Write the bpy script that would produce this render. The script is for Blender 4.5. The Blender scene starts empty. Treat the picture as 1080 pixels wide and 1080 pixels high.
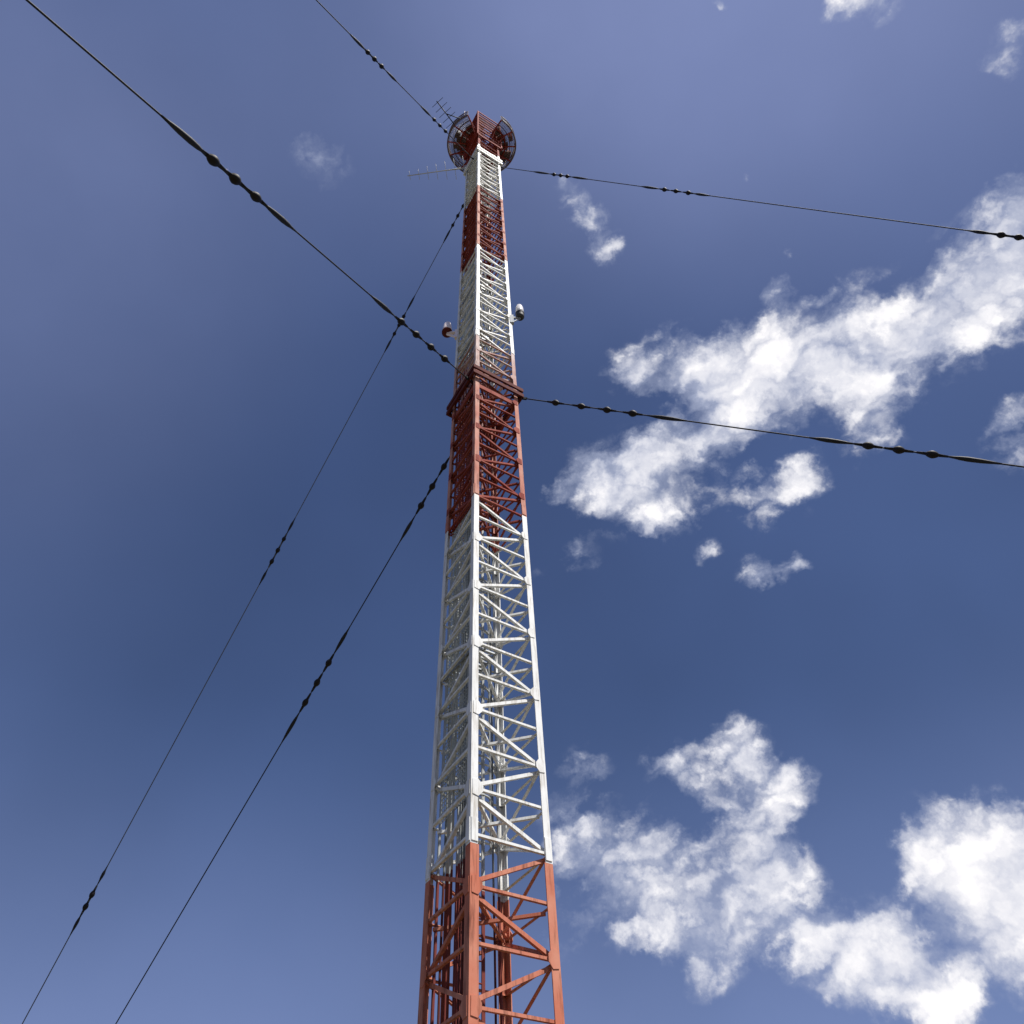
import bpy, bmesh, math, random
from mathutils import Vector, Matrix

random.seed(11)
SC = bpy.context.scene
COL = SC.collection
D = 12.808            # mast axis in front of the viewer
PHI = -0.2585         # turn of the square section
W = 1.58              # face width of the mast
RC = W / math.sqrt(2)


# ------------------------------------------------------------------ materials
def new_mat(name):
    m = bpy.data.materials.new(name)
    m.use_nodes = True
    nt = m.node_tree
    return m, nt, nt.nodes['Principled BSDF']


def node(nt, kind, **kw):
    n = nt.nodes.new(kind)
    for k, v in kw.items():
        setattr(n, k, v)
    return n


def paint(name, base, worn, dirt, rough=0.5, dirt_amt=0.35, scale=1.6):
    """weathered paint: patchy fading, vertical runs of grime, small rust specks"""
    m, nt, b = new_mat(name)
    tc = node(nt, 'ShaderNodeTexCoord')
    n1 = node(nt, 'ShaderNodeTexNoise')
    n1.inputs['Scale'].default_value = scale
    n1.inputs['Detail'].default_value = 5
    nt.links.new(tc.outputs['Object'], n1.inputs['Vector'])
    r1 = node(nt, 'ShaderNodeMapRange')
    r1.inputs['From Min'].default_value = 0.35
    r1.inputs['From Max'].default_value = 0.68
    nt.links.new(n1.outputs['Fac'], r1.inputs['Value'])
    mx = node(nt, 'ShaderNodeMix', data_type='RGBA')
    mx.inputs[6].default_value = (*base, 1)
    mx.inputs[7].default_value = (*worn, 1)
    nt.links.new(r1.outputs['Result'], mx.inputs[0])
    mp = node(nt, 'ShaderNodeMapping')
    mp.inputs['Scale'].default_value = (9, 9, 1.1)
    nt.links.new(tc.outputs['Object'], mp.inputs['Vector'])
    n2 = node(nt, 'ShaderNodeTexNoise')
    n2.inputs['Scale'].default_value = 1.3
    n2.inputs['Detail'].default_value = 6
    n2.inputs['Roughness'].default_value = 0.65
    nt.links.new(mp.outputs['Vector'], n2.inputs['Vector'])
    r2 = node(nt, 'ShaderNodeMapRange')
    r2.inputs['From Min'].default_value = 0.49
    r2.inputs['From Max'].default_value = 0.69
    r2.inputs['To Max'].default_value = dirt_amt
    nt.links.new(n2.outputs['Fac'], r2.inputs['Value'])
    mx2 = node(nt, 'ShaderNodeMix', data_type='RGBA')
    mx2.inputs[7].default_value = (*dirt, 1)
    nt.links.new(r2.outputs['Result'], mx2.inputs[0])
    nt.links.new(mx.outputs[2], mx2.inputs[6])
    nt.links.new(mx2.outputs[2], b.inputs['Base Color'])
    b.inputs['Roughness'].default_value = rough
    bp = node(nt, 'ShaderNodeBump')
    bp.inputs['Strength'].default_value = 0.25
    bp.inputs['Distance'].default_value = 0.01
    nt.links.new(n2.outputs['Fac'], bp.inputs['Height'])
    nt.links.new(bp.outputs['Normal'], b.inputs['Normal'])
    return m


RED = paint('faded red paint', (0.49, 0.158, 0.098), (0.57, 0.26, 0.18), (0.13, 0.05, 0.035), 0.6, 0.75)
RED2 = paint('deep red shaded paint', (0.235, 0.042, 0.032), (0.33, 0.10, 0.075), (0.07, 0.025, 0.02), 0.55, 0.65)  # deep red; on the lower red band its darkness stands in for shade
FADED = paint('badly faded pinkish paint', (0.42, 0.20, 0.16), (0.60, 0.50, 0.47), (0.16, 0.09, 0.07), 0.65, 0.7)
SALMON = paint('salmon faded paint', (0.48, 0.19, 0.14), (0.57, 0.32, 0.25), (0.14, 0.06, 0.05), 0.65, 0.7)
DRED = paint('dark red paint', (0.21, 0.028, 0.022), (0.29, 0.06, 0.048), (0.08, 0.03, 0.025), 0.5, 0.4)
WHITE = paint('weathered white paint', (0.80, 0.81, 0.80), (0.68, 0.69, 0.675), (0.30, 0.25, 0.18), 0.5, 0.7)
GALV = paint('galvanised steel', (0.42, 0.44, 0.45), (0.30, 0.32, 0.33), (0.2, 0.17, 0.13), 0.5, 0.3)
for mm in (GALV,):
    mm.node_tree.nodes['Principled BSDF'].inputs['Metallic'].default_value = 0.4
GREYC = paint('grey cable jacket', (0.22, 0.235, 0.24), (0.28, 0.295, 0.30), (0.16, 0.15, 0.13), 0.6, 0.3)
GREYW = paint('grey green weathered mesh', (0.36, 0.40, 0.385), (0.46, 0.49, 0.47), (0.20, 0.19, 0.15), 0.65, 0.5)
BLACK = paint('black cable jacket', (0.020, 0.021, 0.024), (0.035, 0.036, 0.04), (0.06, 0.055, 0.05), 0.6, 0.3)
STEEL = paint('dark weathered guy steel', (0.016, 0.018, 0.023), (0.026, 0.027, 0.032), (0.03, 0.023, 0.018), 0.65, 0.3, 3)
STEELG = paint('greyed guy steel', (0.065, 0.07, 0.08), (0.10, 0.105, 0.115), (0.06, 0.05, 0.045), 0.65, 0.3, 3)
PORC = paint('dark brown glazed porcelain', (0.010, 0.009, 0.011), (0.016, 0.013, 0.014), (0.03, 0.027, 0.026), 0.55, 0.3, 4)
MAROON = paint('maroon paint', (0.085, 0.016, 0.014), (0.12, 0.03, 0.025), (0.05, 0.02, 0.018), 0.55, 0.4)
for mm, sp in ((PORC, 0.2), (STEEL, 0.2), (MAROON, 0.06), (RED, 0.10), (FADED, 0.1), (SALMON, 0.08), (RED2, 0.06), (DRED, 0.06), (WHITE, 0.2)):
    bs = mm.node_tree.nodes['Principled BSDF']
    bs.inputs['Specular IOR Level'].default_value = sp
    bs.inputs['Roughness'].default_value = 0.75 if sp < 0.15 else 0.6
PINKL = paint('pinkish lamp dome', (0.84, 0.74, 0.73), (0.78, 0.68, 0.68), (0.6, 0.5, 0.48), 0.35, 0.3, 6)
LENS = paint('milky white lamp dome', (0.85, 0.83, 0.82), (0.78, 0.75, 0.74), (0.5, 0.45, 0.42), 0.25, 0.2, 6)
MESH = paint('dull purple grey wire mesh', (0.12, 0.085, 0.10), (0.16, 0.12, 0.13), (0.08, 0.06, 0.06), 0.6, 0.3)
CONC = paint('grey concrete', (0.34, 0.33, 0.31), (0.27, 0.265, 0.25), (0.15, 0.14, 0.12), 0.85, 0.5)
PALE = paint('pale grey antenna metal', (0.55, 0.57, 0.60), (0.46, 0.48, 0.51), (0.3, 0.28, 0.25), 0.5, 0.3)


def banded(name, grey, red, rough):
    '''ladder, trays and cables were painted over together with the bands of the mast'''
    m = paint(name, grey, tuple(c * 1.25 for c in grey), tuple(c * 0.5 for c in grey), rough, 0.5)
    nt = m.node_tree; b = nt.nodes['Principled BSDF']
    old = b.inputs['Base Color'].links[0].from_socket
    tc = node(nt, 'ShaderNodeTexCoord'); sp = node(nt, 'ShaderNodeSeparateXYZ')
    nt.links.new(tc.outputs['Object'], sp.inputs[0])
    prev = sp.outputs['Z']
    for op, v in (('SUBTRACT', 7.874), ('DIVIDE', 9.2917), ('FLOORED_MODULO', 2.0), ('GREATER_THAN', 1.0)):
        k = node(nt, 'ShaderNodeMath', operation=op); nt.links.new(prev, k.inputs[0]); k.inputs[1].default_value = v
        prev = k.outputs[0]
    mx = node(nt, 'ShaderNodeMix', data_type='RGBA')
    nt.links.new(prev, mx.inputs[0]); nt.links.new(old, mx.inputs[6]); mx.inputs[7].default_value = (*red, 1)
    nt.links.new(mx.outputs[2], b.inputs['Base Color'])
    b.inputs['Specular IOR Level'].default_value = 0.15
    return m


SERV = banded('painted service steel', (0.36, 0.375, 0.37), (0.17, 0.040, 0.032), 0.65)
CABL = banded('painted cable jacket', (0.16, 0.172, 0.17), (0.10, 0.028, 0.024), 0.7)

# ------------------------------------------------------------------ geometry
class MB:
    def __init__(self):
        self.v, self.f, self.mi = [], [], []
        self.smooth = []

    def face(self, idx, mi=0, sm=False):
        self.f.append(idx); self.mi.append(mi); self.smooth.append(sm)

    def prism(self, poly, a, b, mi=0):
        """poly: offsets (Vectors), swept from a to b"""
        n = len(poly); o = len(self.v)
        for p in poly: self.v.append(a + p)
        for p in poly: self.v.append(b + p)
        for i in range(n):
            j = (i + 1) % n
            self.face([o + i, o + j, o + n + j, o + n + i], mi)
        self.face([o + i for i in reversed(range(n))], mi)
        self.face([o + n + i for i in range(n)], mi)

    def angle_bar(self, a, b, out, w, t, lip, mi=0):
        """steel angle: flat leg in the face plane, lip turned inwards"""
        ax = (b - a).normalized()
        u = ax.cross(out).normalized()
        if u.z > 0: u = -u
        i = -out
        poly = [u * (-w / 2), u * (w / 2), u * (w / 2) + i * lip, u * (w / 2 - t) + i * lip, u * (w / 2 - t) + i * t, u * (-w / 2) + i * t]
        self.prism(poly, a, b, mi)

    def bar(self, a, b, w, h, up=Vector((0, 0, 1)), mi=0):
        ax = (b - a).normalized()
        u = ax.cross(up)
        if u.length < 1e-4: u = ax.cross(Vector((1, 0, 0)))
        u.normalize(); k = u.cross(ax).normalized()
        self.prism([u * w / 2 + k * h / 2, -u * w / 2 + k * h / 2, -u * w / 2 - k * h / 2, u * w / 2 - k * h / 2], a, b, mi)

    def tube(self, pts, rad, n=8, mi=0, cap=True):
        """rad: number or a list, one per point"""
        o = len(self.v); m = len(pts)
        for i, p in enumerate(pts):
            if i == 0: ax = pts[1] - pts[0]
            elif i == m - 1: ax = pts[-1] - pts[-2]
            else: ax = pts[i + 1] - pts[i - 1]
            ax = ax.normalized()
            ref = Vector((0, 0, 1)) if abs(ax.z) < 0.9 else Vector((1, 0, 0))
            u = ax.cross(ref).normalized(); k = u.cross(ax)
            r = rad[i] if isinstance(rad, (list, tuple)) else rad
            for q in range(n):
                c = 2 * math.pi * q / n
                self.v.append(p + u * (r * math.cos(c)) + k * (r * math.sin(c)))
        for i in range(m - 1):
            for q in range(n):
                z = (q + 1) % n
                self.face([o + i * n + q, o + i * n + z, o + (i + 1) * n + z, o + (i + 1) * n + q], mi, True)
        if cap:
            self.face([o + q for q in reversed(range(n))], mi)
            self.face([o + (m - 1) * n + q for q in range(n)], mi)

    def ring(self, c, R, r_in, h, n=48, mi=0):
        """flat hoop: outer radius R, thickness r_in, height h"""
        o = len(self.v)
        for q in range(n):
            a = 2 * math.pi * q / n; d = Vector((math.cos(a), math.sin(a), 0))
            for rr, z in ((R, -h / 2), (R, h / 2), (R - r_in, h / 2), (R - r_in, -h / 2)):
                self.v.append(c + d * rr + Vector((0, 0, z)))
        for q in range(n):
            a, b = o + 4 * q, o + 4 * ((q + 1) % n)
            for k in range(4):
                k2 = (k + 1) % 4
                self.face([a + k, b + k, b + k2, a + k2], mi)

    def plate(self, c, out, pts, t, mi=0):
        """polygon pts in (u,z) of the face plane, thickness t outwards"""
        u = Vector((0, 0, 1)).cross(out).normalized()
        self.prism([u * x + Vector((0, 0, z)) for x, z in pts], c, c + out * t, mi)

    def build(self, name, mats, parent=None, loc=None):
        me = bpy.data.meshes.new(name)
        me.from_pydata([tuple(p) for p in self.v], [], self.f)
        if not isinstance(mats, (list, tuple)): mats = [mats]
        for m in mats: me.materials.append(m)
        me.polygons.foreach_set('material_index', self.mi)
        me.polygons.foreach_set('use_smooth', self.smooth)
        bm = bmesh.new(); bm.from_mesh(me)
        bmesh.ops.recalc_face_normals(bm, faces=bm.faces)
        bm.to_mesh(me); bm.free()
        me.update()
        o = bpy.data.objects.new(name, me)
        COL.objects.link(o)
        if parent: o.parent = parent
        if loc is not None: o.location = loc
        return o


def empty(name, loc, label, cat, group=None):
    o = bpy.data.objects.new(name, None)
    COL.objects.link(o)
    o.location = loc
    o['label'] = label; o['category'] = cat; o['kind'] = 'thing'
    if group: o['group'] = group
    return o


V = Vector


def corner(k, z, r=RC):
    a = PHI + math.radians(90 * k)
    return V((r * math.sin(a), -r * math.cos(a), z))


def face_normal(k):
    """outward normal of the face between corner k and k+1"""
    a = PHI + math.radians(90 * k + 45)
    return V((math.sin(a), -math.cos(a), 0))


# ------------------------------------------------------------------ ground
gm, nt, b = new_mat('dry grass and earth')
tc = node(nt, 'ShaderNodeTexCoord')
n1 = node(nt, 'ShaderNodeTexNoise'); n1.inputs['Scale'].default_value = 0.12; n1.inputs['Detail'].default_value = 8
n2 = node(nt, 'ShaderNodeTexNoise'); n2.inputs['Scale'].default_value = 6; n2.inputs['Detail'].default_value = 6
nt.links.new(tc.outputs['Object'], n1.inputs['Vector']); nt.links.new(tc.outputs['Object'], n2.inputs['Vector'])
ad = node(nt, 'ShaderNodeMath', operation='ADD'); nt.links.new(n1.outputs['Fac'], ad.inputs[0]); nt.links.new(n2.outputs['Fac'], ad.inputs[1])
cr = node(nt, 'ShaderNodeValToRGB'); cr.color_ramp.elements[0].position = 0.75; cr.color_ramp.elements[1].position = 1.2
cr.color_ramp.elements[0].color = (0.035, 0.042, 0.018, 1); cr.color_ramp.elements[1].color = (0.10, 0.085, 0.05, 1)
nt.links.new(ad.outputs[0], cr.inputs['Fac']); nt.links.new(cr.outputs['Color'], b.inputs['Base Color'])
b.inputs['Roughness'].default_value = 0.95
g = MB()
NG = 48
g.v.append(V((0, 0, 0)))
rings = [20, 60, 200, 800, 3000, 12000]
for R in rings:
    for q in range(NG):
        a = 2 * math.pi * q / NG
        g.v.append(V((R * math.cos(a), R * math.sin(a), 0)))
for q in range(NG):
    g.face([0, 1 + q, 1 + (q + 1) % NG])
for i in range(len(rings) - 1):
    for q in range(NG):
        z = (q + 1) % NG
        g.face([1 + i * NG + q, 1 + (i + 1) * NG + q, 1 + (i + 1) * NG + z, 1 + i * NG + z])
go = g.build('ground', gm)
go['kind'] = 'structure'

# ------------------------------------------------------------------ the mast
mast = empty('lattice_mast', (0, D, 0), 'tall square lattice mast painted in red and white bands, held by guy wires', 'radio mast')
H1, SEC = 7.874, 9.2917
bounds = [0.35, H1, H1 + SEC, 24.05] + [H1 + SEC * k for k in range(2, 6)] + [62.9]
FL, FT = 0.14, 0.018          # leg flange width, thickness
P0, HP = 8.88, 0.83           # node level on the front leg, half pitch
LOW, HIGH = 4.4, 25.1         # levels whose braces are modelled one by one


def sec_of(z):
    for i in range(8):
        if z < bounds[i + 1]: return i
    return 7


MATS = [RED, WHITE, RED2, FADED, WHITE, RED2, WHITE, DRED]  # lower red band: shade put into the brace colour, legs stay paler
LEGS = [RED, WHITE, SALMON, FADED, WHITE, SALMON, WHITE, DRED]
TINTS = ['salmon red', 'white', 'maroon red', 'faded pinkish', 'white', 'maroon red', 'white', 'dark red']
PALETTE = [RED, WHITE, RED2, DRED, FADED]
SLOT = [0, 1, 2, 4, 1, 2, 1, 3]
sections = []
far_gussets = MB()
for i in range(8):
    z0, z1 = bounds[i], bounds[i + 1]
    mat = MATS[i]
    so = bpy.data.objects.new('lattice_section', None)
    COL.objects.link(so); so.parent = mast
    so['label'] = TINTS[i] + ' painted lattice section'
    sections.append(so)
    n = math.ceil((z0 + 0.2 - P0) / HP)
    while P0 + n * HP < z1 - 0.15:                      # gusset plates on the outside of the leg flanges
        z = P0 + n * HP
        near_ = LOW < z < HIGH
        for k in range(4):
            at_k = (k % 2 == 0) == (n % 2 == 0)         # which leg of this face carries the node
            on = face_normal(k)
            u = V((0, 0, 1)).cross(on)
            kk = k if at_k else (k + 1) % 4
            s = 1 if (corner((kk + (1 if at_k else -1)) % 4, 0) - corner(kk, 0)).dot(u) > 0 else -1
            c = corner(kk, z) + on * 0.001
            j = random.uniform(0.9, 1.08)
            pts = [(s * 0.03, -0.13 * j), (s * 0.14, -0.15 * j), (s * 0.22 * j, -0.05), (s * 0.22 * j, 0.05), (s * 0.14, 0.15 * j), (s * 0.03, 0.13 * j)]
            gp = MB() if near_ else far_gussets
            gp.plate(c, on, pts, 0.011, 0 if near_ else SLOT[i])
            if near_: gp.build('gusset_plate', mat, so)
        n += 1
    for k in range(4):                                  # splice plates lapping the joint above, one leg of the angle each
        for on in (face_normal(k), face_normal(k - 1)):
            u = V((0, 0, 1)).cross(on)
            s = 1 if (corner(k, 0)).dot(u) < 0 else -1
            c = corner(k, z0 + 0.24) + on * 0.0015
            gp = MB(); gp.plate(c, on, [(s * 0.015, -0.2), (s * 0.135, -0.2), (s * 0.135, 0.2), (s * 0.015, 0.2)], 0.014)
            gp.build('splice_plate', LEGS[i], so)
    for k in range(4):
        e1 = (corner(k + 1, 0) - corner(k, 0)).normalized()
        e2 = (corner(k - 1, 0) - corner(k, 0)).normalized()
        fl = FL + (0.02 if i == 0 else 0)
        lb = MB()
        lb.prism([V((0, 0, 0)), e1 * fl, e1 * fl + e2 * FT, e1 * FT + e2 * FT, e1 * FT + e2 * fl, e2 * fl], corner(k, z0 + 0.002), corner(k, z1 - 0.002))
        lb.build('leg', LEGS[i], so)
o = far_gussets.build('gusset_plates', PALETTE, mast); o['kind'] = 'stuff'

up_d, up_h = MB(), MB()
nd = nh = 0
n = math.ceil((0.7 - P0) / HP)
while P0 + (n + 1) * HP < 62.8:
    z = P0 + n * HP
    for k in range(4):
        on = face_normal(k)
        a0, b0 = corner(k, 0), corner(k + 1, 0)
        e = (b0 - a0).normalized()
        inn = -on * (FT + 0.003)
        # horizontal strut
        ha, hb = a0 + e * 0.03 + inn + V((0, 0, z)), b0 - e * 0.03 + inn + V((0, 0, z))
        wide = 0.26 if (abs(z - 22.99) < 0.42 or abs(z - 53.7) < 0.42) else 0.046
        # diagonal to the next level
        up_on_a = (k % 2 == 0) == ((n + 1) % 2 == 0)
        if up_on_a: p, q = b0 - e * 0.05, a0 + e * 0.05
        else: p, q = a0 + e * 0.05, b0 - e * 0.05
        inn2 = -on * (FT + 0.075)
        da, db = p + inn2 + V((0, 0, z + 0.06)), q + inn2 + V((0, 0, z + HP - 0.06))
        if LOW < z < HIGH:
            s = sections[sec_of(z)]
            m = MATS[sec_of(z)]
            hm = MB(); hm.angle_bar(ha, hb, on, wide, 0.010, 0.055); hm.build('horizontal_strut', m, s); nh += 1
            s = sections[sec_of(z + HP / 2)]
            m = MATS[sec_of(z + HP / 2)]
            dm = MB(); dm.angle_bar(da, db, on, 0.066, 0.010, 0.06); dm.build('diagonal_brace', m, s); nd += 1
        else:
            up_h.angle_bar(ha, hb, on, wide, 0.010, 0.055, SLOT[sec_of(z)])
            up_d.angle_bar(da, db, on, 0.066, 0.010, 0.06, SLOT[sec_of(z + HP / 2)])
    n += 1
o = up_h.build('horizontal_bracing', PALETTE, mast); o['kind'] = 'stuff'
o = up_d.build('diagonal_bracing', PALETTE, mast); o['kind'] = 'stuff'

# plan bracing: a cross inside the section at every second level, and a half deck of grating every sixth
z = P0 - 4 * HP
lev = 0
while z < 62:
    for k in (0, 1):
        a, c = corner(k, z, RC - 0.18), corner(k + 2, z, RC - 0.18)
        dz = V((0, 0, -0.05 - 0.07 * k))
        pb = MB(); pb.bar(a + dz, c + dz, 0.06, 0.05)
        pb.build('plan_brace', MATS[sec_of(z)], mast)
    if lev % 3 == 1 and z > 9:
        deck = MB()
        a, c = corner(0, z, RC - 0.14), corner(3, z, RC - 0.14)
        b1, b2 = corner(1, z, RC - 0.14), corner(2, z, RC - 0.14)
        up = V((0, 0, 0.03))
        for q in range(13):
            t = q / 12
            lim = 0.42
            p0 = a.lerp(c, t); p1 = p0 + (b1.lerp(b2, t) - p0) * lim
            deck.bar(p0 + up, p1 + up, 0.055, 0.035)
        for q in (0.02, 0.2, 0.40):
            deck.bar(a.lerp(b1, q) + up * 0.2, c.lerp(b2, q) + up * 0.2, 0.03, 0.05)
        deck.build('rest_platform', RED2 if MATS[sec_of(z)] is not WHITE else GALV, mast)
    z += 2 * HP; lev += 1


# climbing ladder just inside the back left face, with the feeder cables beside it
def inside(side, depth, z):
    """side: along the face from the left leg (0) to the back leg (1)"""
    a, c = corner(3, 0), corner(4 - 2, 0)
    p = a.lerp(c, side) - face_normal(2) * depth
    return V((p.x, p.y, z))


lad = empty('ladder', (0, 0, 0), '', '')
for kk in ('label', 'category', 'kind'): del lad[kk]
lad.parent = mast
for s in (0.36, 0.64):
    r = MB(); r.bar(inside(s, 0.22, 0.5), inside(s, 0.22, 60.5), 0.06, 0.025, up=face_normal(2)); r.build('rail', SERV, lad)
far_rungs = MB()
z = 0.8
count = 0
while z < 60.4:
    shown = z > LOW and count < 100
    r = MB() if shown else far_rungs
    r.tube([inside(0.36, 0.22, z), inside(0.64, 0.22, z)], 0.013, 6); z += 0.33
    if shown: r.build('rung', SERV, lad); count += 1
o = far_rungs.build('rungs', SERV, lad); o['kind'] = 'stuff'
# safety cage of hoops and strips round the climber
CR = 0.33


def cage(a, z):
    c = inside(0.5, 0.22, z)
    e = (inside(1, 0, 0) - inside(0, 0, 0)).normalized()
    return c + e * (CR * math.cos(a)) - face_normal(2) * (CR * 1.25 * math.sin(a))


z = 8.6
while z < 60:
    h_ = MB(); h_.tube([cage(math.pi * (0.02 + 0.96 * i / 10), z) for i in range(11)], 0.022, 5)
    h_.build('cage_hoop', SERV, lad); z += 0.83
for i in (1, 3, 5, 7, 9):
    s_ = MB(); s_.bar(cage(math.pi * i / 10, 8.5), cage(math.pi * i / 10, 59.8), 0.045, 0.012, up=V((math.cos(i), math.sin(i), 0)))
    s_.build('cage_strip', SERV, lad)
for j, s in enumerate((0.10, 0.17, 0.24, 0.80, 0.87)):
    c = MB()
    top = (60.0, 57.5, 53, 29, 58)[j]
    pts = []
    zz = 0.6
    while zz < top:
        pts.append(inside(s, 0.16 + 0.012 * math.sin(zz * 1.3 + j * 2), zz)); zz += 0.8
    c.tube(pts, (0.028, 0.022, 0.034, 0.02, 0.026)[j], 7)
    c.build('feeder_cable', CABL if j % 2 else SERV, mast)
# steel conduit on the inside of the front left face
fa, fc = corner(3, 0), corner(0, 0)
for s, rr in ((0.30, 0.030), (0.40, 0.022)):
    p = fa.lerp(fc, s) - face_normal(3) * 0.17
    c = MB(); c.tube([V((p.x, p.y, 0.5)), V((p.x, p.y, 52.0))], rr, 7); c.build('conduit', SERV, mast)


# cable tray just inside the front left face
def tray(t, depth, z):
    p = fa.lerp(fc, t) - face_normal(3) * depth
    return V((p.x, p.y, z))


tr = bpy.data.objects.new('cable_tray', None); COL.objects.link(tr); tr.parent = mast
for t in (0.50, 0.86):
    q = MB(); q.bar(tray(t, 0.20, 0.5), tray(t, 0.20, 56), 0.012, 0.07, up=face_normal(3)); q.build('rail', SERV, tr)
far_steps = MB(); z = 0.9; cnt = 0
while z < 55.8:
    shown = z > LOW and cnt < 90
    q = MB() if shown else far_steps
    q.bar(tray(0.505, 0.215, z), tray(0.855, 0.215, z), 0.03, 0.02); z += 0.42
    if shown: q.build('rung', SERV, tr); cnt += 1
o = far_steps.build('rungs', SERV, tr); o['kind'] = 'stuff'
for j, t in enumerate((0.55, 0.60, 0.66, 0.71, 0.76, 0.81)):
    top = (55, 52, 30, 54, 24, 50)[j]
    pts = []; zz = 0.6
    while zz < top:
        pts.append(tray(t + 0.006 * math.sin(zz * 0.9 + j), 0.18, zz)); zz += 1.0
    q = MB(); q.tube(pts, (0.022, 0.016, 0.024, 0.02, 0.018, 0.024)[j], 7)
    q.build('feeder_cable', (SERV, CABL, CABL, SERV, CABL, SERV)[j], mast)


# wire mesh screens behind the front left face, one per half bay
z = P0
while z < 53:
    i0 = sec_of(z + HP / 2)
    pm = MB()
    jt = random.uniform(-0.01, 0.01)
    for j in range(17):
        t = 0.10 + 0.80 * j / 16
        pm.bar(tray(t, 0.150 + jt, z + 0.03), tray(t, 0.150 + jt, z + HP - 0.03), 0.015, 0.012, up=face_normal(3))
    for j in range(9):
        zz = z + 0.04 + (HP - 0.08) * j / 8
        pm.bar(tray(0.09, 0.164 + jt, zz), tray(0.91, 0.164 + jt, zz), 0.015, 0.012, up=face_normal(3))
    pm.build('mesh_screen', [RED2, GREYW, RED2, FADED, GREYW, RED2, GREYW, DRED][i0], mast)
    z += HP


# collars that take the guy wires
def collar(zc, mat, h, grow, th=0.06):
    cb = MB()
    rr = RC + grow * math.sqrt(2)
    for dz in (-h * 0.5, h * 0.5):
        for k in range(4):
            a, c = corner(k, zc + dz, rr), corner(k + 1, zc + dz, rr)
            e = (c - a).normalized()
            on = face_normal(k)
            ext = th if k % 2 == 0 else 0.0
            cb.prism([V((0, 0, -h * 0.27)), V((0, 0, h * 0.27)), -on * th + V((0, 0, h * 0.27)), -on * th + V((0, 0, -h * 0.27))],
                     a + e * (0 if k % 2 == 0 else th), c - e * (0 if k % 2 == 0 else th))
    for k in range(4):                                   # brackets to the legs
        a, c = corner(k, zc, RC - 0.06), corner(k, zc, rr - th * 1.1)
        cb.bar(a, c, 0.05, h * 0.9)
        nrm = face_normal(k)
        for t in (0.33, 0.67):
            p = corner(k, zc).lerp(corner(k + 1, zc), t) - nrm * 0.03
            cb.bar(p, p + nrm * (grow - th * 0.4), 0.04, h * 0.7)
    return cb.build('guy_collar', mat, mast)


o = collar(23.62, MAROON, 0.34, 0.15); o['label'] = 'dark red double collar taking the lower guy wires'
o = collar(52.75, WHITE, 0.55, 0.12); o['label'] = 'white double collar below the top gallery'

# the crown: a square screened cage round the mast top and two curved side galleries
cage_ = bpy.data.objects.new('top_cage', None); COL.objects.link(cage_); cage_.parent = mast
cage_['label'] = 'dark red screened cage round the mast top'
CRR = RC + 0.17
C0, C1 = 56.3, 63.3
for k in range(4):
    q = MB(); q.bar(corner(k, C0, CRR), corner(k, C1, CRR), 0.09, 0.09, up=face_normal(k)); q.build('corner_post', DRED, cage_)
    on = face_normal(k)
    nlev = 9
    for j in range(nlev + 1):
        z = C0 + (C1 - C0) * j / nlev
        q = MB(); q.bar(corner(k, z, CRR - 0.02), corner(k + 1, z, CRR - 0.02), 0.06, 0.10 if j not in (0, nlev) else 0.2)
        q.build('rail', DRED, cage_)
        if j < nlev:
            z1 = z + (C1 - C0) / nlev
            if random.random() < 0.33: continue                    # some bays are left open
            sc_ = MB()
            a_, c_ = corner(k, 0, CRR - 0.05), corner(k + 1, 0, CRR - 0.05)
            for t in range(1, 18):
                p = a_.lerp(c_, t / 18)
                sc_.bar(p + V((0, 0, z + 0.06)), p + V((0, 0, z1 - 0.06)), 0.03, 0.02, up=on)
            for t in range(1, 5):
                zz = z + (z1 - z) * t / 5
                sc_.bar(a_.lerp(c_, 0.02) + V((0, 0, zz)) - on * 0.03, a_.lerp(c_, 0.98) + V((0, 0, zz)) - on * 0.03, 0.02, 0.03)
            sc_.build('screen', random.choice((DRED, MAROON, DRED)), cage_)
for k in range(4):                                        # cage floor of chequer plate, open where the mast passes
    q = MB()
    z = C0 + 0.12
    q.prism([corner(k, z, CRR - 0.06), corner(k + 1, z, CRR - 0.06), corner(k + 1, z, RC + 0.03), corner(k, z, RC + 0.03)], V((0, 0, 0)), V((0, 0, 0.012)))
    q.build('floor_plate', DRED, cage_)

gal = bpy.data.objects.new('side_gallery', None); COL.objects.link(gal); gal.parent = mast
gal['label'] = 'purple grey mesh galleries curving out either side of the mast top'
GZ = 58.6


def arc(rad, a, z=0.0):
    return V((rad * math.sin(a), -rad * 0.86 * math.cos(a), GZ + z))


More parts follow.
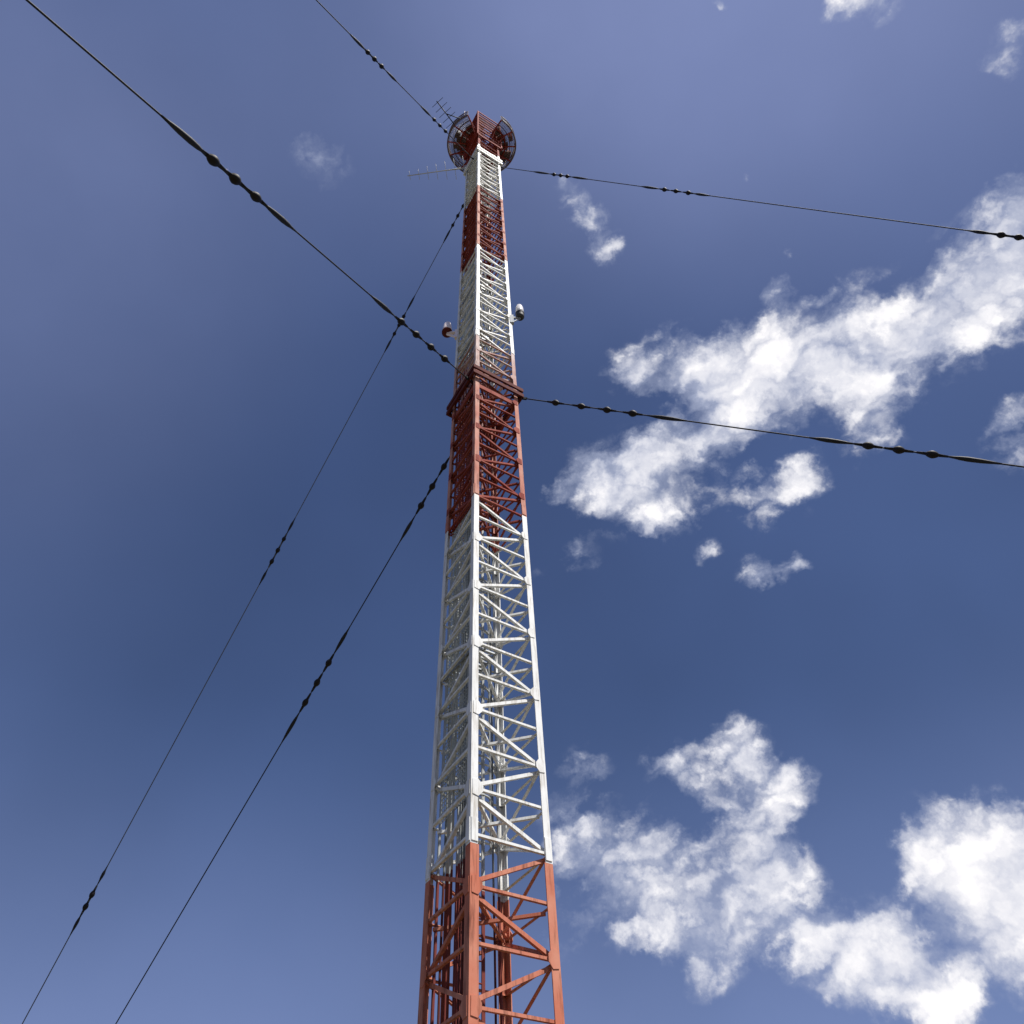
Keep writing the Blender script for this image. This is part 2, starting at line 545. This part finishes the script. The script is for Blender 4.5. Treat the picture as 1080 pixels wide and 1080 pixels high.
for (d0, d1, GR) in ((34, 150, 2.28), (-166, -24, 2.42)):
    a0, a1 = math.radians(d0), math.radians(d1)
    steps = max(8, int((d1 - d0) / 5))
    A_ = [a0 + (a1 - a0) * j / steps for j in range(steps + 1)]
    for rad, z, tr_, mt in ((GR, 0, 0.055, MESH), (GR, 0.55, 0.022, MESH), (GR, 1.1, 0.035, MESH), (GR - 0.4, 0, 0.03, MESH), (1.55, 0, 0.05, DRED)):
        q = MB(); q.tube([arc(rad, x, z) for x in A_], tr_, 6); q.build('hoop', mt, gal)
    nsp = max(3, int((d1 - d0) / 27))
    for j in range(nsp + 1):
        x = a0 + (a1 - a0) * (j + random.uniform(-0.12, 0.12) * (0 < j < nsp)) / nsp
        q = MB(); q.bar(arc(1.15, x, -0.1), arc(GR, x, -0.1), 0.07, 0.12)
        q.build('spoke', DRED, gal)
        q = MB(); q.bar(arc(1.12, x, -1.5), arc(GR - 0.5, x, -0.17), 0.05, 0.05); q.build('strut', DRED, gal)
        q = MB(); q.bar(arc(GR, x, 0.05), arc(GR, x, 1.1), 0.04, 0.04); q.build('railing_post', MESH, gal)
    npan = max(2, int((d1 - d0) / 20))
    for j in range(npan):
        b0, b1 = a0 + (a1 - a0) * (j + 0.03) / npan, a0 + (a1 - a0) * (j + 0.97) / npan
        ms = MB()
        for t in range(15):
            x = b0 + (b1 - b0) * t / 14
            ms.bar(arc(1.2, x, 0.03), arc(GR - 0.06, x, 0.03), 0.022, 0.014)
            ms.bar(arc(GR - 0.03, x, 0.06), arc(GR - 0.03, x, 1.06), 0.018, 0.014)
        for t in range(7):
            rad = 1.25 + (GR - 1.35) * t / 6
            ms.tube([arc(rad, b0 + (b1 - b0) * u / 4, 0.05) for u in range(5)], 0.011, 4)
        ms.build('mesh_deck', MESH, gal)
    for j in range(npan):                                  # solid plates on the inner walkway
        b0, b1 = a0 + (a1 - a0) * (j + 0.04) / npan, a0 + (a1 - a0) * (j + 0.96) / npan
        r1_ = random.uniform(1.6, 1.85)
        q = MB()
        q.prism([arc(1.0, b0 + (b1 - b0) * u / 4, 0.075) for u in range(5)] + [arc(r1_, b1 + (b0 - b1) * u / 4, 0.075) for u in range(5)], V((0, 0, 0)), V((0, 0, 0.012)))
        q.build('deck_plate', DRED, gal)
    for j in range(3):
        x = a0 + (a1 - a0) * random.uniform(0.12, 0.88)
        rad = random.uniform(1.5, GR - 0.25)
        q = MB(); wd, hg = random.uniform(0.28, 0.5), random.uniform(0.4, 0.8)
        c0, c1 = arc(rad - 0.15, x, hg / 2 + 0.1), arc(rad + 0.15, x, hg / 2 + 0.1)
        q.bar(c0, c1, wd, hg); q.build('equipment_box', DRED if j else MESH, gal)
    for j in range(3):
        x = a0 + (a1 - a0) * random.uniform(0.05, 0.95)
        q = MB(); q.tube([arc(GR - 0.1, x, 0.2), arc(GR - 0.1, x, random.uniform(1.5, 2.4))], 0.02, 6); q.build('whip_antenna', MESH, gal)

# concrete footing
ft = MB()
ft.prism([V((1.5, 1.5, 0)), V((-1.5, 1.5, 0)), V((-1.5, -1.5, 0)), V((1.5, -1.5, 0))], V((0, 0, -0.3)), V((0, 0, 0.349)))
ft.build('footing', CONC, mast)

# ------------------------------------------------------------------ guy wires
GUYS = [
    # top point, ground point, insulators, grips (metres down the wire), labels
    ((-0.455, 11.949, 23.5), (-16.2, -17.02, 0), [1.9, 2.8, 3.7, 4.54, 10.38, 10.97, 11.55], [(5.1, 5.92), (9.28, 10.03), (11.84, 12.6)],
     'thick guy wire rising to the upper left corner from the dark red collar', 0.019),
    ((-0.584, 12.171, 52.2), (-16.81, -16.56, 0), [5.54, 6.51, 7.44, 14.48, 15.25, 15.94], [(8.18, 9.39), (12.84, 13.79), (16.36, 17.49)],
     'guy wire leaving the mast top towards the upper left, past the small dark antenna', 0.022),
    ((1.072, 12.607, 52.2), (32.77, 3.44, 0), [5.78, 6.42, 7.04, 14.86, 15.64, 16.46, 30.73, 31.28, 31.85], [(3.85, 5.21), (7.57, 8.77), (13.36, 14.33), (16.95, 17.67), (29.8, 30.33), (32.2, 32.8)],
     'upper of the two guy wires to the right, from just below the top gallery', 0.021),
    ((1.094, 12.568, 23.5), (33.0, 4.16, 0), [1.47, 2.42, 3.33, 4.2, 10.74, 11.44, 12.17], [(4.85, 5.75), (9.49, 10.24), (12.65, 13.42)],
     'lower of two guy wires to the right, from dark red collar across the clouds', 0.020),
    ((-0.443, 13.505, 52.2), (-22.35, 38.17, 0), [2.26, 3.15, 3.99, 11.56, 12.22, 12.87, 26.22, 26.85, 27.47, 42.51, 42.96], [(4.43, 5.41), (10.06, 10.98), (13.33, 14.1), (25.21, 25.75), (28.04, 28.55), (41.6, 41.96), (43.37, 43.82)],
     'long guy wire down to the lower left from below the mast top, crossing another wire', 0.020),
    ((-0.485, 13.481, 23.5), (-21.1, 39.25, 0), [1.75, 2.52, 3.25, 9.16, 9.89, 10.62], [(3.83, 4.47), (8.02, 8.68), (11.13, 11.91)],
     'guy wire down to the lower left from behind the red band halfway up the mast', 0.019),
]


def lathe(mb, a, d, prof, n=14, mi=0):
    pts = [a + d * x for x, r in prof]
    mb.tube(pts, [r for x, r in prof], n, mi)


for A, E, balls, grips, lab, crad in GUYS:
    A, E = V(A), V(E)
    L = (E - A).length
    root = empty('guy_wire', E, lab, 'guy wire', 'guy wires of the mast')
    sag = 0.0028 * L

    def at(s):
        t = s / L
        return A.lerp(E, t) + V((0, 0, -4 * sag * t * (1 - t))) - E

    zoff = V((0, 0, 0))
    cb = MB()
    cb.tube([at(L * i / 60) for i in range(61)], crad, 8)
    cb.build('cable', STEELG if A.z > 50 and E.x < 0 and E.y > 0 else STEEL, root)
    for s in balls:
        p = at(s); d = (at(s + 0.05) - at(s - 0.05)).normalized()
        R = 0.100 * random.uniform(0.94, 1.06)
        hl = 0.165 * random.uniform(0.95, 1.08)
        prof = []
        for i in range(13):
            x = -1 + 2 * i / 12
            r = R * max(0, 1 - abs(x) ** 1.7) ** 0.8
            prof.append((x * hl, max(r, crad * 1.5)))
        ib = MB(); lathe(ib, p, d, prof)
        ib.build('insulator', PORC, root)
        # wire loops either side of the egg
        for sg in (-1, 1):
            lp = MB()
            q0, q1 = p + d * (sg * hl * 0.8), p + d * (sg * (hl + 0.16))
            sd = d.cross(V((0, 0, 1))).normalized()
            lp.tube([q0 + sd * 0.035, q1 + sd * 0.02], 0.012, 6)
            lp.tube([q0 - sd * 0.035, q1 - sd * 0.02], 0.012, 6)
            lp.build('wire_loop', STEEL, root)
    for s0, s1 in grips:
        ln = s1 - s0
        p = at(s0); d = (at(s1) - at(s0)).normalized()
        prof = [(-0.18, crad), (0, crad * 1.7), (ln * 0.12, 0.048), (ln * 0.35, 0.060), (ln * 0.7, 0.054), (ln * 0.93, 0.040), (ln, crad * 1.7), (ln + 0.18, crad)]
        gb = MB(); lathe(gb, p, d, prof, 10)
        gb.build('cable_grip', STEEL, root)
    # shackle at the collar, anchor block in the ground
    sh = MB(); d = (at(0.3) - at(0)).normalized()
    sh.bar(at(0) - d * 0.22, at(0) + d * 0.35, 0.06, 0.09); sh.build('shackle', STEEL, root)
    lg = MB(); lg.bar(at(0) - d * 0.25, at(0) + d * 0.12, 0.02, 0.2); lg.build('lug_plate', MAROON if A.z < 30 else WHITE, root)
    ab = MB(); ab.prism([V((.6, .6, 0)), V((-.6, .6, 0)), V((-.6, -.6, 0)), V((.6, -.6, 0))], V((0, 0, -0.4)), V((0, 0, 0.35))); ab.build('anchor_block', CONC, root)


# ------------------------------------------------------------------ obstruction lights
def light(at, corner_k, lab, base_mat, base_prof, dome):
    base = V((at[0], D + at[1], at[2]))
    r = empty('obstruction_light', base, lab, 'warning light', 'obstruction lights on the mast')
    c = corner(corner_k, at[2] - 0.05) + V((0, D, 0)) - base
    b_ = MB()
    w_ = 0.11 if corner_k == 3 else 0.06
    b_.bar(c, V((0, 0, -0.05)), w_, w_); b_.bar(c + V((0, 0, -0.45)), V((0, 0, -0.07)), w_ * 0.6, w_ * 0.6)
    b_.prism([V((.07, .07, 0)), V((-.07, .07, 0)), V((-.07, -.07, 0)), V((.07, -.07, 0))], c + V((0, 0, -0.55)), c + V((0, 0, 0.12)))
    b_.build('bracket', PINKL if corner_k == 3 else GALV, r)
    q = MB()
    lathe(q, V((0, 0, 0)), V((0, 0, 1)), base_prof, 18)
    q.build('lamp_base', base_mat, r)
    q = MB()
    lathe(q, V((0, 0, base_prof[-1][0] + 0.001)), V((0, 0, 1)), dome, 18)
    q.build('lamp_dome', PINKL if corner_k == 3 else LENS, r)


light((1.42, -0.26, 29.7), 1, 'small white domed warning light on a dark base, right side of the mast', BLACK,
      [(-0.03, 0.09), (0, 0.14), (0.08, 0.17), (0.32, 0.17), (0.33, 0.18), (0.37, 0.18)],
      [(0, .155), (.2, .165), (.5, .155), (.68, .12), (.77, .07), (.80, .01)])
light((-1.47, 0.36, 29.6), 3, 'pinkish warning light on a dark red base, left side of the mast', MAROON,
      [(-0.03, 0.09), (0, 0.15), (0.04, 0.21), (0.13, 0.21), (0.15, 0.2)],
      [(0, .195), (.08, .2), (.3, .18), (.62, .15), (.78, .09), (.84, .01)])


# ------------------------------------------------------------------ antennas
def yagi(name, p0, p1, arm_to, lens, lab, mat, br, tilt=0.0, cat='antenna'):
    p0, p1 = V(p0), V(p1)
    mid = p0.lerp(p1, 0.55)
    root = empty(name, V((0, D, 0)) + mid, lab, cat)
    bm_ = MB(); bm_.tube([p0 - mid, p1 - mid], br, 8); bm_.build('boom', mat, root)
    d = (p1 - p0).normalized(); sd = d.cross(V((0, 0, 1))).normalized() * math.cos(tilt) + V((0, 0, 1)) * math.sin(tilt)
    N = len(lens)
    for i, ln in enumerate(lens):
        c = p0.lerp(p1, (i + 0.25) / (N - 0.4)) - mid
        e = MB(); e.tube([c - sd * ln / 2, c + sd * ln / 2], br * 0.45, 6); e.build('element', mat, root)
    a = MB(); a.tube([V((0, 0, 0)), V(arm_to) - mid], br * 0.9, 8); a.build('mounting_arm', mat, root)


yagi('yagi_antenna', (-3.06, -2.70, 58.7), (-1.94, -1.31, 58.7), (-1.45, -1.62, 58.75), [0.95, 1.0, 1.05, 1.1, 1.2],
     'small dark antenna with crossbars beside the top gallery, near the upper left guy wire', STEEL, 0.035)
yagi('log_periodic_antenna', (-4.85, 0.70, 53.5), (-1.0, 0.15, 53.5), (-0.93, 0.2, 53.5), [0.55, 0.65, 0.8, 0.95, 1.1, 1.25, 1.4],
     'faint grey antenna pointing left from the white band below the gallery', PALE, 0.03, 0.35)


SKY_TINT, SKY_STR, CLOUD_STR = (0.67, 0.69, 0.87), 0.07, 0.72
BLOBS = [
    (0.1779, 0.4604, 0.8697, 0.0288, 1.10), (0.1984, 0.4549, 0.8682, 0.0268, 1.00), (0.2385, 0.4429, 0.8643, 0.0469, 1.00), 
    (0.2951, 0.4512, 0.8422, 0.0548, 1.00), (0.3380, 0.4445, 0.8295, 0.0620, 1.10), (0.3783, 0.4273, 0.8212, 0.0659, 1.10), 
    (0.4166, 0.4098, 0.8115, 0.0588, 1.00), (0.4566, 0.3866, 0.8013, 0.0568, 1.10), (0.4933, 0.3590, 0.7924, 0.0547, 1.12), 
    (0.5264, 0.3276, 0.7846, 0.0548, 1.15), (0.5520, 0.2917, 0.7811, 0.0549, 1.20), (0.5659, 0.2551, 0.7841, 0.0355, 1.15), 
    (0.4617, 0.4527, 0.7628, 0.0420, 0.90), (0.4493, 0.4797, 0.7537, 0.0267, 0.80), (0.0972, 0.5967, 0.7965, 0.0249, 0.70), 
    (0.1463, 0.5859, 0.7970, 0.0462, 0.90), (0.1946, 0.5887, 0.7846, 0.0578, 0.95), (0.2358, 0.5662, 0.7898, 0.0600, 0.90), 
    (0.2756, 0.5355, 0.7983, 0.0532, 0.80), (0.3081, 0.5002, 0.8093, 0.0464, 0.80), (0.2181, 0.6125, 0.7598, 0.0243, 0.70), 
    (0.3678, 0.5567, 0.7448, 0.0397, 0.75), (0.3417, 0.5719, 0.7457, 0.0288, 0.70), (0.3880, 0.5331, 0.7519, 0.0252, 0.75), 
    (0.3580, 0.3652, 0.8593, 0.0272, 0.75), (0.3539, 0.3245, 0.8772, 0.0118, 0.50), (0.3398, 0.3628, 0.8677, 0.0137, 0.70), 
    (0.3504, 0.6442, 0.6799, 0.0313, 0.95), (0.3865, 0.6304, 0.6732, 0.0179, 0.75), (0.1025, 0.6661, 0.7388, 0.0371, 0.50), 
    (0.1131, 0.2840, 0.9521, 0.0234, 0.70), (0.1282, 0.3041, 0.9440, 0.0237, 0.75), (0.1450, 0.3189, 0.9366, 0.0199, 0.70), 
    (0.0855, 0.2645, 0.9606, 0.0110, 0.75), (0.2865, 0.6294, 0.7223, 0.0166, 0.50), (0.3029, 0.2379, 0.9228, 0.0073, 0.60), 
    (0.5830, 0.4498, 0.6766, 0.0282, 0.80), (0.5834, 0.4236, 0.6929, 0.0188, 0.60), (0.4584, 0.6011, 0.6546, 0.0064, 0.50), 
    (0.3108, 0.7824, 0.5396, 0.0273, 0.85), (0.3132, 0.7970, 0.5165, 0.0429, 0.90), (0.3306, 0.8063, 0.4905, 0.0419, 0.85), 
    (0.2271, 0.8178, 0.5288, 0.0333, 0.80), (0.2533, 0.8200, 0.5133, 0.0274, 0.80), (0.2819, 0.8300, 0.4813, 0.0371, 0.75), 
    (0.3485, 0.8090, 0.4734, 0.0259, 0.70), (0.1147, 0.8733, 0.4734, 0.0461, 0.70), (0.1704, 0.8693, 0.4640, 0.0481, 0.70), 
    (0.2121, 0.8720, 0.4411, 0.0314, 0.60), (0.1392, 0.8941, 0.4257, 0.0520, 0.80), (0.1908, 0.8971, 0.3986, 0.0554, 1.00), 
    (0.2410, 0.8931, 0.3798, 0.0539, 1.05), (0.2983, 0.8591, 0.4158, 0.0548, 1.00), (0.3224, 0.8390, 0.4383, 0.0305, 0.90), 
    (0.3223, 0.8664, 0.3815, 0.0434, 0.95), (0.2733, 0.8926, 0.3586, 0.0241, 0.55), (0.3546, 0.8667, 0.3507, 0.0326, 0.80), 
    (0.3768, 0.8669, 0.3264, 0.0360, 0.90), (0.4129, 0.8497, 0.3280, 0.0442, 0.95), (0.4132, 0.8612, 0.2961, 0.0428, 0.90), 
    (0.4444, 0.8434, 0.3020, 0.0424, 0.85), (0.3956, 0.8697, 0.2952, 0.0261, 0.80), (0.4485, 0.8506, 0.2744, 0.0330, 0.70), 
    (0.1187, 0.8342, 0.5385, 0.0369, 0.48), (0.0867, 0.9190, 0.3845, 0.0305, 0.50), (0.4615, 0.7911, 0.4016, 0.0301, 1.00), 
    (0.4857, 0.7700, 0.4137, 0.0231, 1.00), (0.5062, 0.7706, 0.3872, 0.0507, 1.15), (0.5371, 0.7580, 0.3700, 0.0489, 1.15), 
    (0.4745, 0.8000, 0.3673, 0.0400, 1.10), (0.5094, 0.7879, 0.3462, 0.0508, 1.10), (0.5398, 0.7676, 0.3456, 0.0457, 1.10), 
    (0.4915, 0.8133, 0.3114, 0.0376, 0.90), (0.5212, 0.7959, 0.3081, 0.0407, 0.90), (0.5146, 0.8079, 0.2870, 0.0243, 0.80), 
    (0.3757, 0.0734, 0.9238, 0.0228, 1.00), (0.3989, 0.0611, 0.9150, 0.0274, 1.10), (0.5189, 0.0939, 0.8497, 0.0228, 0.40), 
    (0.2582, 0.0782, 0.9629, 0.0083, 0.60), (-0.1855, 0.2184, 0.9581, 0.0292, 0.45), (0.5199, 0.1217, 0.8455, 0.0167, 0.35), 
    (0.5873, 0.7243, 0.3613, 0.0642, 1.10), (0.5869, 0.2288, 0.7767, 0.0596, 1.00), (0.5875, 0.7451, 0.3158, 0.0541, 0.90), 
    (0.6228, 0.1639, 0.7651, 0.0624, 0.90), (0.6214, 0.3146, 0.7176, 0.0430, 0.70), (-0.5912, 0.3001, 0.7486, 0.0506, 0.70), 
    (-0.6300, 0.3213, 0.7070, 0.0652, 0.80), (0.6505, 0.6806, 0.3371, 0.0662, 1.00), (0.1784, 0.9565, 0.2309, 0.0511, 0.70), 
    (0.2673, 0.9407, 0.2091, 0.0568, 0.80), 
]

# ------------------------------------------------------------------ sun and sky
SUN_EL, SUN_AZ = math.radians(59), math.radians(44)          # azimuth from "towards the viewer" round to the right
sd = V((math.sin(SUN_AZ) * math.cos(SUN_EL), -math.cos(SUN_AZ) * math.cos(SUN_EL), math.sin(SUN_EL)))
sl = bpy.data.lights.new('sun', 'SUN')
sl.energy = 5.0
sl.angle = math.radians(0.53)
sl.color = (1.0, 0.955, 0.89)
so = bpy.data.objects.new('sun', sl)
COL.objects.link(so)
so.rotation_euler = sd.to_track_quat('Z', 'Y').to_euler()
so.location = (30, -30, 60)

world = bpy.data.worlds.new('World')
SC.world = world
world.use_nodes = True
nt = world.node_tree
world.cycles.sampling_method = 'MANUAL'
world.cycles.sample_map_resolution = 512
SC.cycles.max_bounces = 5
SC.cycles.diffuse_bounces = 3
nt.nodes.clear()
Lk = nt.links.new


def mth(op, a=None, b=None, clamp=False):
    n = nt.nodes.new('ShaderNodeMath'); n.operation = op; n.use_clamp = clamp
    for i, x in enumerate((a, b)):
        if x is None: continue
        if isinstance(x, (int, float)): n.inputs[i].default_value = x
        else: Lk(x, n.inputs[i])
    return n.outputs[0]


def maprange(x, a, b, c, d, smooth=False):
    n = nt.nodes.new('ShaderNodeMapRange')
    if smooth: n.interpolation_type = 'SMOOTHSTEP'
    Lk(x, n.inputs['Value'])
    for k, v in zip(('From Min', 'From Max', 'To Min', 'To Max'), (a, b, c, d)): n.inputs[k].default_value = v
    return n.outputs['Result']


def noise(vec, scale, detail, rough=0.55, w=None):
    n = nt.nodes.new('ShaderNodeTexNoise')
    n.inputs['Scale'].default_value = scale; n.inputs['Detail'].default_value = detail; n.inputs['Roughness'].default_value = rough
    Lk(vec, n.inputs['Vector'])
    return n


def vmath(op, a, b=None):
    n = nt.nodes.new('ShaderNodeVectorMath'); n.operation = op
    Lk(a, n.inputs[0])
    if b is not None:
        if isinstance(b, (tuple, Vector)): n.inputs[1].default_value = b
        else: Lk(b, n.inputs[1])
    return n


tc = nt.nodes.new('ShaderNodeTexCoord')
dirv = vmath('NORMALIZE', tc.outputs['Generated']).outputs[0]

sky = nt.nodes.new('ShaderNodeTexSky')
sky.sky_type = 'NISHITA'
sky.sun_disc = False
sky.sun_elevation = SUN_EL
sky.sun_rotation = math.atan2(sd.x, sd.y)
sky.altitude = 600
sky.air_density = 1.0
sky.dust_density = 1.0
sky.ozone_density = 2.0
tint = nt.nodes.new('ShaderNodeMix'); tint.data_type = 'RGBA'; tint.blend_type = 'MULTIPLY'
tint.inputs[0].default_value = 1.0
tint.inputs[7].default_value = (*SKY_TINT, 1)
Lk(sky.outputs[0], tint.inputs[6])
bg = nt.nodes.new('ShaderNodeBackground')
veil = noise(dirv, 2.2, 3, 0.5)
vl = nt.nodes.new('ShaderNodeVectorMath'); vl.operation = 'SCALE'
Lk(tint.outputs[2], vl.inputs[0]); Lk(maprange(veil.outputs['Fac'], 0.3, 0.7, 0.88, 1.12), vl.inputs['Scale'])
Lk(vl.outputs[0], bg.inputs['Color'])
bg.inputs['Strength'].default_value = SKY_STR

# clouds: patches of the sky sphere, their edges eaten by turbulence
w1 = noise(dirv, 6.0, 3, 0.5)
w2 = noise(dirv, 22.0, 5, 0.6)


def centred(n, amp):
    s = vmath('SUBTRACT', n.outputs['Color'], (0.5, 0.5, 0.5))
    m = nt.nodes.new('ShaderNodeVectorMath'); m.operation = 'SCALE'; Lk(s.outputs[0], m.inputs[0]); m.inputs['Scale'].default_value = amp
    return m.outputs[0]


pos = vmath('ADD', vmath('ADD', dirv, centred(w1, 0.055)).outputs[0], centred(w2, 0.05)).outputs[0]
keep = None
for x, y, z, r, a in BLOBS:
    d_ = vmath('DISTANCE', pos, (x, y, z)).outputs['Value']
    f_ = maprange(d_, 0.0, r * 1.75, min(a, 1.2) * 0.74, 0.0, True)
    inv = mth('SUBTRACT', 1.0, f_)
    keep = inv if keep is None else mth('MULTIPLY', keep, inv)
cover = mth('SUBTRACT', 1.0, keep)
# wind-drawn: features longer along the drift than across it
STREAK = (0.93, -0.27, 0.25)
dt = vmath('DOT_PRODUCT', pos, STREAK).outputs['Value']
sc = nt.nodes.new('ShaderNodeVectorMath'); sc.operation = 'SCALE'
sc.inputs[0].default_value = STREAK; Lk(mth('MULTIPLY', dt, -0.42), sc.inputs['Scale'])
pos2 = vmath('ADD', pos, sc.outputs[0]).outputs[0]
f1 = noise(pos2, 13.0, 10, 0.60).outputs['Fac']
vo = nt.nodes.new('ShaderNodeTexVoronoi')                 # rounded puffs
vo.feature = 'F1'
vo.inputs['Scale'].default_value = 17.0; vo.inputs['Detail'].default_value = 2.0; vo.inputs['Roughness'].default_value = 0.55
Lk(vmath('ADD', pos2, centred(noise(dirv, 40.0, 4, 0.6), 0.03)).outputs[0], vo.inputs['Vector'])
puff = mth('SUBTRACT', 0.90, vo.outputs['Distance'])
tur = mth('ADD', mth('MULTIPLY', mth('SUBTRACT', f1, 0.5), 1.8), mth('MULTIPLY', puff, 0.85))
inside_ = mth('MULTIPLY', mth('MULTIPLY', maprange(cover, 0.0, 0.3, 0.0, 1.0), maprange(cover, 0.55, 1.0, 1.0, 0.45)), tur)
dens = mth('ADD', cover, inside_)
alpha = maprange(dens, 0.12, 0.98, 0.0, 1.0, True)
# thickness gives the tone: thin cloud greyish, thick cloud white
sh = noise(pos, 7.0, 6, 0.5).outputs['Fac']
tone = maprange(mth('ADD', mth('ADD', mth('MULTIPLY', dens, 0.8), mth('MULTIPLY', puff, 0.5)), mth('MULTIPLY', mth('SUBTRACT', sh, 0.5), 0.9)), 0.30, 1.0, 0.0, 1.0)
cc = nt.nodes.new('ShaderNodeMix'); cc.data_type = 'RGBA'
Lk(tone, cc.inputs[0])
cc.inputs[6].default_value = (0.44, 0.49, 0.66, 1)
cc.inputs[7].default_value = (1.08, 1.06, 1.08, 1)
cb_ = nt.nodes.new('ShaderNodeBackground')
Lk(cc.outputs[2], cb_.inputs['Color'])
cb_.inputs['Strength'].default_value = CLOUD_STR
# a thin high veil of haze: patches overhead and to the left, and low down
vk = None
for x, y, z, r, a in ((0.138, 0.04, 0.99, 0.50, 0.62), (-0.464, 0.17, 0.869, 0.5, 0.40), (-0.606, 0.43, 0.669, 0.45, 0.13), (0.45, 0.09, 0.89, 0.45, 0.25)):
    d_ = vmath('DISTANCE', dirv, (x, y, z)).outputs['Value']
    f_ = maprange(d_, 0.0, r, a, 0.0, True)
    inv = mth('SUBTRACT', 1.0, f_)
    vk = inv if vk is None else mth('MULTIPLY', vk, inv)
sep = nt.nodes.new('ShaderNodeSeparateXYZ'); Lk(dirv, sep.inputs[0])
low = maprange(sep.outputs['Z'], 0.60, 0.20, 0.0, 0.40, True)
vk = mth('MULTIPLY', vk, mth('SUBTRACT', 1.0, low))
vn = maprange(noise(dirv, 3.0, 5, 0.5).outputs['Fac'], 0.3, 0.7, 0.8, 1.15)
vf = mth('MULTIPLY', mth('SUBTRACT', 1.0, vk), vn)
hz = nt.nodes.new('ShaderNodeBackground')
hz.inputs['Color'].default_value = (0.205, 0.25, 0.455, 1)
hz.inputs['Strength'].default_value = 1.0
thin = nt.nodes.new('ShaderNodeMixShader')
Lk(vf, thin.inputs[0]); Lk(bg.outputs[0], thin.inputs[1]); Lk(hz.outputs[0], thin.inputs[2])
mixs = nt.nodes.new('ShaderNodeMixShader')
Lk(alpha, mixs.inputs[0]); Lk(thin.outputs[0], mixs.inputs[1]); Lk(cb_.outputs[0], mixs.inputs[2])
out = nt.nodes.new('ShaderNodeOutputWorld')
Lk(mixs.outputs[0], out.inputs['Surface'])

# ------------------------------------------------------------------ camera
pitch, yaw, roll, fpx = 0.89938, 0.05595, -0.05164, 801.0
cp, sp, cy, sy = math.cos(pitch), math.sin(pitch), math.cos(yaw), math.sin(yaw)
fw = V((sy * cp, cy * cp, sp)); rt = V((cy, -sy, 0)); upv = rt.cross(fw)
r2 = rt * math.cos(roll) + upv * math.sin(roll)
u2 = -rt * math.sin(roll) + upv * math.cos(roll)
M = Matrix(((r2.x, u2.x, -fw.x, 0), (r2.y, u2.y, -fw.y, 0), (r2.z, u2.z, -fw.z, 1.6), (0, 0, 0, 1)))
cd = bpy.data.cameras.new('camera')
cd.sensor_width = 36
cd.lens = 36 * fpx / 1080
cd.clip_end = 30000
co = bpy.data.objects.new('camera', cd)
COL.objects.link(co)
co.matrix_world = M
SC.camera = co

SC.view_settings.view_transform = 'Standard'
SC.view_settings.look = 'None'
SC.view_settings.exposure = 0.4
SC.view_settings.gamma = 1.0
SC.render.film_transparent = False
